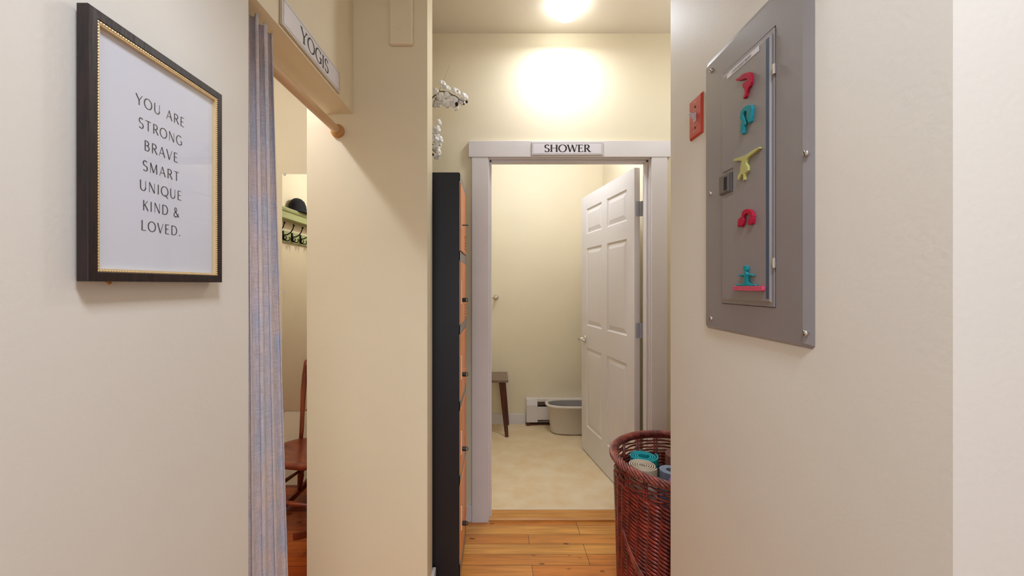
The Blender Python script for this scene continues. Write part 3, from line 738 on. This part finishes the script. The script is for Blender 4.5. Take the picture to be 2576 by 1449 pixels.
# ------------------------------------------------------------------ orchid on the lockers
OC = Vector((-0.40, 1.88, LZ1))
t = thing('potted_orchid', 'white artificial orchid arching out from behind the wall above the lockers', 'potted plant', OC)
b = BM(); lathe(b, [(0.040, 0.0005), (0.044, 0.01), (0.058, 0.10), (0.062, 0.105), (0.062, 0.115), (0.056, 0.115), (0.052, 0.095)], OC, 28); obj('pot', b, M['pot'], t, smooth=True)
b = BM(); lathe(b, [(0.0515, 0.094), (0.045, 0.100), (0.01, 0.103)], OC, 20); obj('bark', b, M['soil'], t)
for k in range(4):
    a = R(150+k*62); b = BM(); d = Vector((math.cos(a), math.sin(a)*0.6, 0)); s = Vector((-d.y, d.x, 0)); prev = None
    for q in range(9):
        f = q/8; c = OC+Vector((0, 0, 0.10))+d*(0.13*f)+Vector((0, 0, 0.07*math.sin(f*2.4))); wv = 0.025*math.sin(PI*min(1, f*0.9+0.08))
        r3 = [b.verts.new(c-s*wv+Vector((0, 0, wv*.35))), b.verts.new(c), b.verts.new(c+s*wv+Vector((0, 0, wv*.35)))]
        if prev:
            for m_ in range(2): b.faces.new((prev[m_], prev[m_+1], r3[m_+1], r3[m_]))
        prev = r3
    o = obj('leaf', b, M['leaf'], t, smooth=True); md = o.modifiers.new('s', 'SOLIDIFY'); md.thickness = 0.0015
YO = 1.86
P = lambda x, y, Y=YO: onY(x, y, Y)
b = BM()
tube(b, [OC+Vector((0, 0, .10)), OC+Vector((.01, 0, .25)), P(1062, 300), P(1080, 262), P(1089, 244), P(1097, 238), P(1104, 229.5)], [.0035, .0033, .003, .0028, .0026, .0026, .0024], 8)
tube(b, [P(1104, 229.5), P(1116, 230), P(1128, 231.5), P(1136, 238), P(1146, 241.5), P(1152, 246), P(1155, 250), P(1165, 254), P(1171, 253.5)], [.0024, .0022, .0021, .002, .002, .0018, .0016, .0014, .0012], 7)
for a_, c_ in (((1116, 230), (1119, 246)), ((1136, 238), (1135, 248)), ((1155, 250), (1151, 258)), ((1165, 254), (1167, 261)), ((1090, 244), (1099, 251))):
    tube(b, [P(*a_), P(*c_)], .0012, 6)
tube(b, [P(1108, 220), P(1104, 232), P(1096, 248), P(1089, 265), P(1080, 290)], .0011, 6)
tube(b, [P(1070, 330, 1.84), P(1080, 345, 1.84), P(1088, 355, 1.84), P(1099, 361, 1.84)], .0014, 6)
tube(b, [P(1070, 330, 1.84), P(1082, 365, 1.84), P(1089, 377, 1.84), P(1097, 385, 1.84)], .0013, 6)
tube(b, [OC+Vector((0, 0, .10)), P(1060, 320, 1.84), P(1070, 330, 1.84)], .002, 6)
obj('stem', b, M['stem'], t, smooth=True)
b = BM(); tube(b, [P(1112, 214), P(1122, 188), P(1131, 163)], .0005, 5); o = obj('support_wire', b, M['flange'], t)
for (x, y, r_) in ((1149, 262, 4.2), (1167, 262, 2.0), (1174, 256, 3.2), (1089, 389, 3.0)):
    b = BM(); bmesh.ops.create_icosphere(b, subdivisions=2, radius=r_*0.0019, matrix=Matrix.Translation(P(x, y))@Matrix.Diagonal((1, 1, 1.25, 1)))
    obj('bud', b, M['iron'], t, smooth=True)
def flower(p, r_, nx, nz, roll):
    r_ *= 1.15
    nrm = Vector((nx, -1, nz)).normalized(); a = nrm.cross(Vector((0, 0, 1))).normalized(); c = a.cross(nrm).normalized()
    b = BM()
    for k, (an, wd, ln_) in enumerate(((90, .42, .95), (20, .62, 1.0), (160, .62, 1.0), (215, .38, .9), (325, .38, .9))):
        an = R(an+roll); d = a*math.cos(an)+c*math.sin(an); s = d.cross(nrm); prev = None
        for q in range(6):
            f = q/5; cc = p+d*(r_*ln_*f)+nrm*(r_*(.25*math.sin(f*PI)-.15*f)); wv = r_*wd*math.sin(PI*min(1, .12+f*.86))
            r3 = [b.verts.new(cc-s*wv-nrm*wv*.2), b.verts.new(cc+nrm*wv*.12), b.verts.new(cc+s*wv-nrm*wv*.2)]
            if prev:
                for m_ in range(2): b.faces.new((prev[m_], prev[m_+1], r3[m_+1], r3[m_]))
            prev = r3
    o = obj('flower', b, M['petal'], t, smooth=True)
    md = o.modifiers.new('s', 'SOLIDIFY'); md.thickness = 0.0006
    if random.random() < .6: return
    b = BM(); lathe(b, [(.001, -.001), (r_*.13, .002), (r_*.10, .006), (.0006, .009)], (0, 0, 0), 10)
    mt = nrm.to_track_quat('Z', 'Y').to_matrix().to_4x4(); mt.translation = p+nrm*(r_*.12)
    bmesh.ops.transform(b, matrix=mt, verts=b.verts[:]); obj('flower_centre', b, M['petal_c'], o, smooth=True)
for (x, y, r_, nx, nz, ro) in ((1113, 209, .017, .6, .2, 10), (1117, 218, .015, -.5, .5, 60), (1127, 222, .017, 1.0, .3, 0), (1092, 232, .022, -.4, 0, 20), (1112, 247, .024, .2, -.5, 0),
                               (1127, 244, .023, .3, -.3, 40), (1149, 231, .024, .9, .4, 0), (1141, 251, .022, .3, -.2, 15), (1145, 268, .021, .8, -.5, 30),
                               (1170, 242, .021, 1.2, .5, 0), (1160, 256, .019, .4, -.6, 20), (1098, 262, .022, -.2, -.8, 0), (1122, 262, .021, .2, -.9, 30), (1104, 252, .02, .1, -.3, 70), (1133, 257, .018, .5, -.8, 10)):
    flower(P(x, y, YO+0.012+random.uniform(-.01, .02)), r_, nx, nz, ro)
for (x, y, r_, nx, nz, ro) in ((1106, 308, .019, 3.0, .2, 0), (1103, 324, .019, 2.2, .1, 30), (1094, 330, .021, -.2, -.3, 0), (1098, 343, .022, 1.2, -.3, 50), (1110, 352, .019, 3.2, 0, 10), (1093, 354, .022, .1, .2, 20),
                               (1104, 366, .02, 1.5, -.4, 0), (1104, 385, .018, 2.0, -.6, 40), (1096, 374, .02, .2, -.5, 10), (1099, 396, .014, .8, -1, 0)):
    flower(P(x, y, 1.84+random.uniform(-.01, .02)), r_, nx, nz, ro)

# ------------------------------------------------------------------ wicker basket and mats
BX, BY, BZ = 0.770, 1.645, 0.615
t = thing('wicker_basket', 'tall round red brown wicker basket holding rolled mats', 'basket', (BX, BY, 0))
NS = 34
def strand(b, cx, cy, rr, a0, a1, z0, z1, bul, r_, seg=6, n=5):
    pts = []; rs = []
    for q in range(seg+1):
        f = q/seg; a = a0+(a1-a0)*f; rad = rr+bul*(math.sin(PI*f)*1.6-0.6)
        pts.append((cx+rad*math.cos(a), cy+rad*math.sin(a), z0+(z1-z0)*f)); rs.append(r_*(0.72+0.28*math.sin(PI*f)))
    tube(b, pts, rs, n)
b = BM()
def Rb(z): return 0.246+0.018*(z/BZ)
step = 2*PI/NS
z = 0.012; row = 0
while z < BZ-0.090:
    for k in range(NS):
        a0 = (k+row*0.02)*step
        strand(b, BX, BY, Rb(z), a0-0.12*step, a0+1.38*step, z+0.0085, z-0.0085, 0.0052, 0.0068)
    z += 0.0152; row += 1
body = obj('woven_body', b, M['wicker'], t, smooth=True)
b = BM()
for q in range(5):
    zz = BZ-0.084+q*0.0150
    for k in range(NS//2):
        a0 = (k+0.5*(q % 2))*2*step
        strand(b, BX, BY, Rb(zz), a0, a0+2.1*step, zz, zz+0.001, 0.0055, 0.0046)
obj('open_weave_band', b, M['wicker'], t, smooth=True)
b = BM()
for k in range(NS//2):
    a = k*2*step+step*0.5
    for da in (-0.12, 0.12):
        tube(b, [(BX+(Rb(z_))*math.cos(a+da*step), BY+(Rb(z_))*math.sin(a+da*step), z_) for z_ in (0.005, 0.2, 0.4, BZ-0.004)], 0.0042, 6)
obj('stake', b, M['wicker'], t, smooth=True)['kind'] = 'stuff'
b = BM()
NR = 84
for k in range(NR):
    a0 = 2*PI*k/NR
    pts = []; rs = []
    for q in range(9):
        f = q/8; a = a0+f*2*PI/NR*4.6; ph = PI*1.02*f-0.15
        rr = 0.270-0.0155*math.cos(ph*1.0+PI)*1.0; zz = BZ-0.012+0.0145*math.sin(ph)
        rr = 0.270+0.0160*math.cos(ph+0.0)
        pts.append((BX+rr*math.cos(-a), BY+rr*math.sin(-a), zz)); rs.append(0.0064*(0.55+0.45*math.sin(PI*f)))
    tube(b, pts, rs, 6)
tb = [(BX+0.270*math.cos(2*PI*q/64), BY+0.270*math.sin(2*PI*q/64), BZ-0.014) for q in range(65)]
tube(b, tb, 0.0125, 10, cap=False)
o = obj('rim', b, M['wicker_rim'], t, smooth=True); o['label'] = 'rope twisted rim'
b = BM(); lathe(b, [(0.22, 0.004), (0.243, 0.004), (0.243, 0.014), (0.02, 0.014)], (BX, BY, 0), 48); obj('bottom', b, M['wicker'], t)
b = BM()   # loop handle woven along the side
for off, rr_ in ((0, .0062), (.010, .0058), (-.010, .0058), (.019, .005)):
    pts = []
    for q in range(25):
        f = q/24; a = R(192+f*92); zz = 0.345-0.17*math.sin(PI*f)**0.9-off*(0.4+math.sin(PI*f)); rad = Rb(zz)+0.011+0.004*math.sin(PI*f)
        pts.append((BX+rad*math.cos(a), BY+rad*math.sin(a), zz))
    tube(b, pts, rr_, 7)
obj('handle', b, M['wicker_rim'], t, smooth=True)

def rolled_mat(label, x, y, ztop, rout, rin, turns, th, m, tail=0.0, a0=0.0, z0=0.016):
    b = BM(); n = int(turns*36); inner = []; outer = []
    for i in range(n+1):
        f = i/n; a = a0+f*turns*2*PI; rr = rin+(rout-rin)*f
        if tail and i > n-5: rr += tail*(i-(n-5))/5
        for lst, dr in ((inner, -th/2), (outer, th/2)):
            lst.append(((rr+dr)*math.cos(a)+x, (rr+dr)*math.sin(a)+y))
    vi = [[b.verts.new((p[0], p[1], zz)) for p in inner] for zz in (z0, ztop)]
    vo = [[b.verts.new((p[0], p[1], zz)) for p in outer] for zz in (z0, ztop)]
    for i in range(n):
        b.faces.new((vi[0][i], vi[0][i+1], vi[1][i+1], vi[1][i])); b.faces.new((vo[0][i], vo[0][i+1], vo[1][i+1], vo[1][i]))
        b.faces.new((vi[1][i], vi[1][i+1], vo[1][i+1], vo[1][i])); b.faces.new((vi[0][i], vi[0][i+1], vo[0][i+1], vo[0][i]))
    for i in (0, n): b.faces.new((vi[0][i], vi[1][i], vo[1][i], vo[0][i]))
    c = Vector((x, y, z0)); bmesh.ops.translate(b, verts=b.verts[:], vec=-c)
    o = obj('rolled_yoga_mat', b, m, smooth=False); o.location = c
    tag(o, label, 'yoga mat', 'rolled mats in the wicker basket')
mteal = mat('mat_teal', (28, 168, 178), 0.6); mbeige = mat('mat_beige', (206, 190, 168), 0.7); mgrey = mat('mat_blue_grey', (136, 150, 172), 0.65)
mmauve = mat('mat_mauve_brown', (142, 92, 84), 0.65); mpurple = mat('mat_purple', (128, 74, 160), 0.6)
rolled_mat('teal rolled yoga mat with a loose outer end at the back of the basket', 0.660, 1.775, 0.560, 0.060, 0.022, 4, 0.0052, mteal, tail=0.010, a0=0.4)
rolled_mat('beige loosely rolled yoga mat at the left of the basket', 0.592, 1.600, 0.600, 0.0555, 0.012, 5, 0.0038, mbeige, a0=-0.6)
rolled_mat('blue grey rolled yoga mat with a dark round hole in the basket middle', 0.695, 1.575, 0.592, 0.043, 0.018, 4, 0.0056, mgrey, a0=1.0)
rolled_mat('mauve brown rolled yoga mat behind the blue grey one', 0.806, 1.720, 0.590, 0.068, 0.018, 7, 0.0046, mmauve, a0=2.0)
rolled_mat('purple rolled yoga mat at the front rim of the basket', 0.690, 1.476, 0.595, 0.042, 0.016, 4, 0.005, mpurple, a0=0.2)

# ------------------------------------------------------------------ shower room: stool, tub, heater, towel bar
t = thing('wooden_stool', 'dark wooden stool with splayed legs by the shower room back wall', 'stool', (-0.12, 3.56, 0.004))
b = BM()
prism(b, [(-0.36, 3.395, 0.486), (0.083, 3.395, 0.486), (0.092, 3.405, 0.486), (0.092, 3.715, 0.486), (0.083, 3.725, 0.486), (-0.36, 3.725, 0.486)], (0, 0, 0.020))
obj('seat', b, M['walnut_top'], t, bevel=0.003)
for (xt, yt, xb, yb) in ((0.035, 3.43, 0.080, 3.425), (0.045, 3.69, 0.093, 3.715), (-0.28, 3.43, -0.325, 3.425), (-0.29, 3.69, -0.335, 3.715)):
    b = BM()
    tube(b, [(xt, yt, 0.485), ((xt+xb)/2, (yt+yb)/2, 0.245), (xb, yb, 0.0045)], [0.026, 0.022, 0.0165], 4)
    obj('leg', b, M['walnut'], t, bevel=0.002)

t = thing('storage_tub', 'beige oval plastic tub with a rolled rim standing beside the heater', 'tub', (0.67, 3.53, 0.004))
def oval(cx, cy, hx, hy, n=48, e=2.6):
    return [(cx+hx*math.copysign(abs(math.cos(a))**(2/e), math.cos(a)), cy+hy*math.copysign(abs(math.sin(a))**(2/e), math.sin(a))) for a in [2*PI*k/n for k in range(n)]]
def loft(b, rings, capb=True, capt=False):
    vr = [[b.verts.new((p[0], p[1], z)) for p in o] for o, z in rings]; n = len(vr[0])
    for i in range(len(vr)-1):
        for k in range(n): b.faces.new((vr[i][k], vr[i][(k+1) % n], vr[i+1][(k+1) % n], vr[i+1][k]))
    if capb: b.faces.new(vr[0][::-1])
    if capt: b.faces.new(vr[-1])
cx, cy = 0.685, 3.535
b = BM(); loft(b, [(oval(cx, cy, .170, .055), .0045), (oval(cx, cy, .196, .080), .010), (oval(cx, cy, .208, .092), .026), (oval(cx, cy, .236, .116), .262), (oval(cx, cy, .238, .118), .262)], True, False)
obj('tub_wall', b, M['tub'], t, smooth=True)
b = BM(); loft(b, [(oval(cx, cy, .190, .074), .012), (oval(cx, cy, .204, .088), .030), (oval(cx, cy, .233, .113), .266)], True, False)
obj('tub_lining', b, M['tub_in'], t, smooth=True)
b = BM(); loft(b, [(oval(cx, cy, .237, .117), .252), (oval(cx, cy, .252, .130), .252), (oval(cx, cy, .257, .135), .260), (oval(cx, cy, .254, .132), .270), (oval(cx, cy, .244, .123), .274), (oval(cx, cy, .232, .112), .268), (oval(cx, cy, .232, .112), .258)], False, False)
obj('rim', b, M['tub'], t, smooth=True)

t = thing('baseboard_heater', 'white enamel baseboard heater along the shower room back wall', 'heater', (0.64, 3.72, 0.004))
hx0, hx1, hyf, hyb = 0.271, 1.005, 3.690, 3.7535
b = BM()
prism(b, [(hx0, hyb, 0.030), (hx0, hyf, 0.036), (hx0, hyf-0.003, 0.200), (hx0, hyf+0.012, 0.250), (hx0, hyb, 0.257)], (0.105, 0, 0)); obj('end_cap', b, M['heater'], t, bevel=0.003)
b = BM(); box(b, hx0+0.104, hx1, hyf+0.002, hyf+0.004, 0.060, 0.185); obj('front_cover', b, M['heater'], t)
b = BM(); box(b, hx0+0.104, hx1, hyf+0.008, hyb, 0.228, 0.256); obj('top_hood', b, M['heater'], t, bevel=0.003)
b = BM(); box(b, hx0+0.104, hx1, hyb-0.006, hyb, 0.03, 0.228); box(b, hx0+0.104, hx1, hyf+0.018, hyf+0.020, 0.196, 0.222); obj('damper', b, M['heater_in'], t)
b = BM()
for k in range(70): box(b, hx0+0.11+k*0.009, hx0+0.1106+k*0.009, hyf+0.010, hyb-0.008, 0.075, 0.165)
obj('fin_stack', b, M['heater_in'], t)
b = BM(); box(b, hx0, hx0+0.035, hyf+0.002, hyb-0.01, 0.0045, 0.030); box(b, hx0+0.035, hx1-0.02, hyf+0.022, hyb-0.008, 0.0045, 0.018); obj('foot', b, M['heater_dark'], t)

t = thing('towel_bar', 'chrome towel bar end high on the shower room back wall', 'towel bar', (-0.2, 3.755, 1.214))
for x in (-0.017, -0.477):
    b = BM(); lathe(b, [(0.026, -0.0004), (0.026, -0.006), (0.020, -0.012), (0.009, -0.018), (0.009, -0.055), (0.012, -0.060), (0.012, -0.074), (0.006, -0.078)], (x, 3.755, 1.214), 24, 'y'); obj('bracket', b, M['chrome'], t, smooth=True)
b = BM(); tube(b, [(-0.017, 3.687, 1.212), (-0.477, 3.687, 1.212)], 0.0052, 14); obj('bar', b, M['chrome'], t, smooth=True)

# ------------------------------------------------------------------ changing room: mirror, hat shelf, hat, rocking chair
my = 2.606
t = thing('wall_mirror', 'tall frameless mirror on the wall behind the curtain, held by clips', 'mirror', (-1.15, my, 0.50))
b = BM(); box(b, -1.431, -0.90, my-0.006, my-0.001, 0.500, 2.069); obj('mirror_glass', b, M['mirror'], t)
for (x, z, s) in ((-1.415, 2.069, 1), (-1.425, 1.285, 0), (-1.425, 0.498, -1), (-0.95, 2.069, 1), (-0.95, 0.498, -1)):
    b = BM(); box(b, x-0.008, x+0.008, my-0.010, my-0.0005, z-0.008, z+0.008)
    lathe(b, [(0.005, -0.011), (0.004, -0.013)], (x, my+0.001, z+0.004*s), 10, 'y'); obj('mirror_clip', b, M['clip'], t, bevel=0.001)

t = thing('coat_shelf', 'sage green hat shelf with a row of black coat hooks, seen in the mirror', 'coat rack', (-2.05, 1.25, 1.75))
SX = -2.0495
b = BM(); box(b, SX, -1.935, 0.75, 1.86, 2.030, 2.046); obj('shelf_board', b, M['sage'], t, bevel=0.002)
b = BM(); prism(b, [(-1.955, 0.752, 2.030), (-1.937, 0.752, 2.030), (-1.940, 0.752, 2.018), (-1.948, 0.752, 2.010), (-1.955, 0.752, 2.008)], (0, 1.106, 0)); obj('crown_moulding', b, M['sage'], t)
b = BM(); box(b, SX, -1.952, 0.77, 1.84, 1.950, 2.030); obj('apron', b, M['sage'], t)
b = BM(); box(b, SX, -2.028, 0.77, 1.84, 1.745, 1.852); obj('hook_rail', b, M['sage'], t, bevel=0.003)
y = 0.86
while y < 1.80:
    b = BM()
    lathe(b, [(0.003, 0), (0.016, 0.002), (0.016, 0.006), (0.006, 0.010)], (-2.028, y, 1.795), 14, 'x')
    tube(b, [(-2.024, y, 1.842), (-2.020, y, 1.79), (-2.022, y, 1.762)], [.010, .013, .009], 10)
    tube(b, [(-2.020, y, 1.800), (-1.985, y, 1.806), (-1.950, y+.006, 1.822), (-1.925, y+.012, 1.852), (-1.912, y+.018, 1.884)], [.0065, .006, .0055, .005, .005], 8)
    bmesh.ops.create_icosphere(b, subdivisions=2, radius=0.011, matrix=Matrix.Translation((-1.909, y+.019, 1.892)))
    for s in (-1, 1):
        tube(b, [(-2.020, y+s*.004, 1.775), (-2.004, y+s*.018, 1.752), (-1.985, y+s*.030, 1.752), (-1.972, y+s*.034, 1.772), (-1.980, y+s*.030, 1.786)], [.006, .006, .0055, .005, .006], 8)
    obj('coat_hook', b, M['iron'], t, smooth=True)
    y += 0.163

b = BM(); lathe(b, [(0.150, 0.0), (0.152, 0.004), (0.118, 0.008), (0.115, 0.030), (0.106, 0.080), (0.085, 0.118), (0.050, 0.140), (0.015, 0.148), (0.001, 0.149)], (0, 0, 0), 40)
bmesh.ops.scale(b, vec=(0.62, 1.0, 1.0), verts=b.verts[:])
o = obj('black_hat', b, M['felt'], smooth=True); o.location = (-1.990, 1.30, 2.0465); tag(o, 'black domed hat resting on the green shelf, seen in the mirror', 'hat')
b = BM(); lathe(b, [(0.022, 0.0), (0.024, 0.03), (0.010, 0.07), (0.008, 0.095), (0.002, 0.10)], (0, 0, 0), 16)
o = obj('dark_bottle', b, M['felt'], smooth=True); o.location = (-1.985, 1.665, 2.0465); tag(o, 'small dark bottle at the shelf end beside the hat, cut by the mirror edge', 'bottle')

t = thing('rocking_chair', 'low cherry wood rocking chair with a saddle seat in front of the mirror', 'rocking chair', (-1.085, 2.255, 0.002), R(-10))
def L_(name, bm, m, **k): return obj(name, bm, m, t, world=False, **k)
b = BM(); prev = None; n = 40
def seat_pt(a, sc, z):
    x = 0.215*math.copysign(abs(math.cos(a))**0.75, math.cos(a))*(1.06-0.12*max(0, math.sin(a))); y_ = 0.185*math.copysign(abs(math.sin(a))**0.75, math.sin(a))
    return (x*sc, y_*sc, z)
for (sc_, z) in ((0.02, 0.345), (0.90, 0.345), (0.985, 0.354), (1.0, 0.366), (0.985, 0.378), (0.93, 0.383), (0.80, 0.378), (0.5, 0.370), (0.02, 0.368)):
    ring = [b.verts.new(seat_pt(2*PI*k/n, sc_, z+(0.006*abs(math.cos(2*PI*k/n)) if z > .375 else 0))) for k in range(n)]
    if prev:
        for k in range(n): b.faces.new((prev[k], prev[(k+1) % n], ring[(k+1) % n], ring[k]))
    prev = ring
L_('seat', b, M['chair'], smooth=True)
for (xt, yt, xb, yb) in ((-.13, -.11, -.185, -.155), (.13, -.11, .185, -.155), (-.12, .11, -.175, .150), (.12, .11, .175, .150)):
    b = BM(); q = lambda f: (xt+(xb-xt)*f, yt+(yb-yt)*f, .350+(.060-.350)*f)
    tube(b, [q(0), q(.25), q(.55), q(.60), q(.65), q(1)], [.014, .018, .020, .016, .019, .013], 12); L_('leg', b, M['chair'], smooth=True)
for s in (-1, 1):
    b = BM(); pts = [(s*.18, -.36+.72*f, .016+.30*(f-.52)**2*1.15+(.018)) for f in [k/20 for k in range(21)]]
    prv = None
    for p in pts:
        r4 = [b.verts.new((p[0]+dx, p[1], p[2]+dz)) for dx, dz in ((-.010, -.016), (.010, -.016), (.010, .020), (-.010, .020))]
        if prv:
            for k in range(4): b.faces.new((prv[k], prv[(k+1) % 4], r4[(k+1) % 4], r4[k]))
        else: b.faces.new(r4[::-1])
        prv = r4
    b.faces.new(prv); L_('rocker', b, M['chair'], bevel=0.003)
for (p, q) in (((-.168, -.14, .150), (.168, -.14, .150)), ((-.160, -.125, .19), (-.155, .125, .19)), ((.160, -.125, .19), (.155, .125, .19))):
    b = BM(); m_ = tuple((p[i]+q[i])/2 for i in range(3)); tube(b, [p, m_, q], [.009, .012, .009], 10); L_('stretcher', b, M['chair'], smooth=True)
for s in (-1, 1):
    b = BM()
    tube(b, [(s*.155, .135, .372), (s*.160, .150, .44), (s*.168, .168, .55), (s*.178, .190, .66), (s*.186, .215, .76), (s*.192, .236, .835), (s*.193, .240, .850)],
         [.0125, .0145, .0150, .0185, .0180, .0150, .008], 12, flat=(Vector((0, 1, -.15)).normalized(), .62)); L_('back_post', b, M['chair'], smooth=True)
for k in range(4):
    x = -.093+k*.062; b = BM()
    tube(b, [(x*.9, .145, .372), (x, .163, .50), (x*1.05, .180, .60), (x*1.1, .205, .71), (x*1.12, .220, .78)], [.007, .008, .015, .014, .007], 10, flat=(Vector((0, 1, -.15)).normalized(), .45)); L_('spindle', b, M['chair'], smooth=True)
b = BM(); pts = [(-.185+.37*f, .215+.022*math.sin(PI*f), .790) for f in [k/12 for k in range(13)]]; prv = None
for p in pts:
    r4 = [b.verts.new((p[0], p[1]+dy, p[2]+dz)) for dy, dz in ((-.009, -.032), (.009, -.032), (.014, .034), (-.004, .034))]
    if prv:
        for k in range(4): b.faces.new((prv[k], prv[(k+1) % 4], r4[(k+1) % 4], r4[k]))
    else: b.faces.new(r4[::-1])
    prv = r4
b.faces.new(prv); L_('crest_rail', b, M['chair'], bevel=0.003)
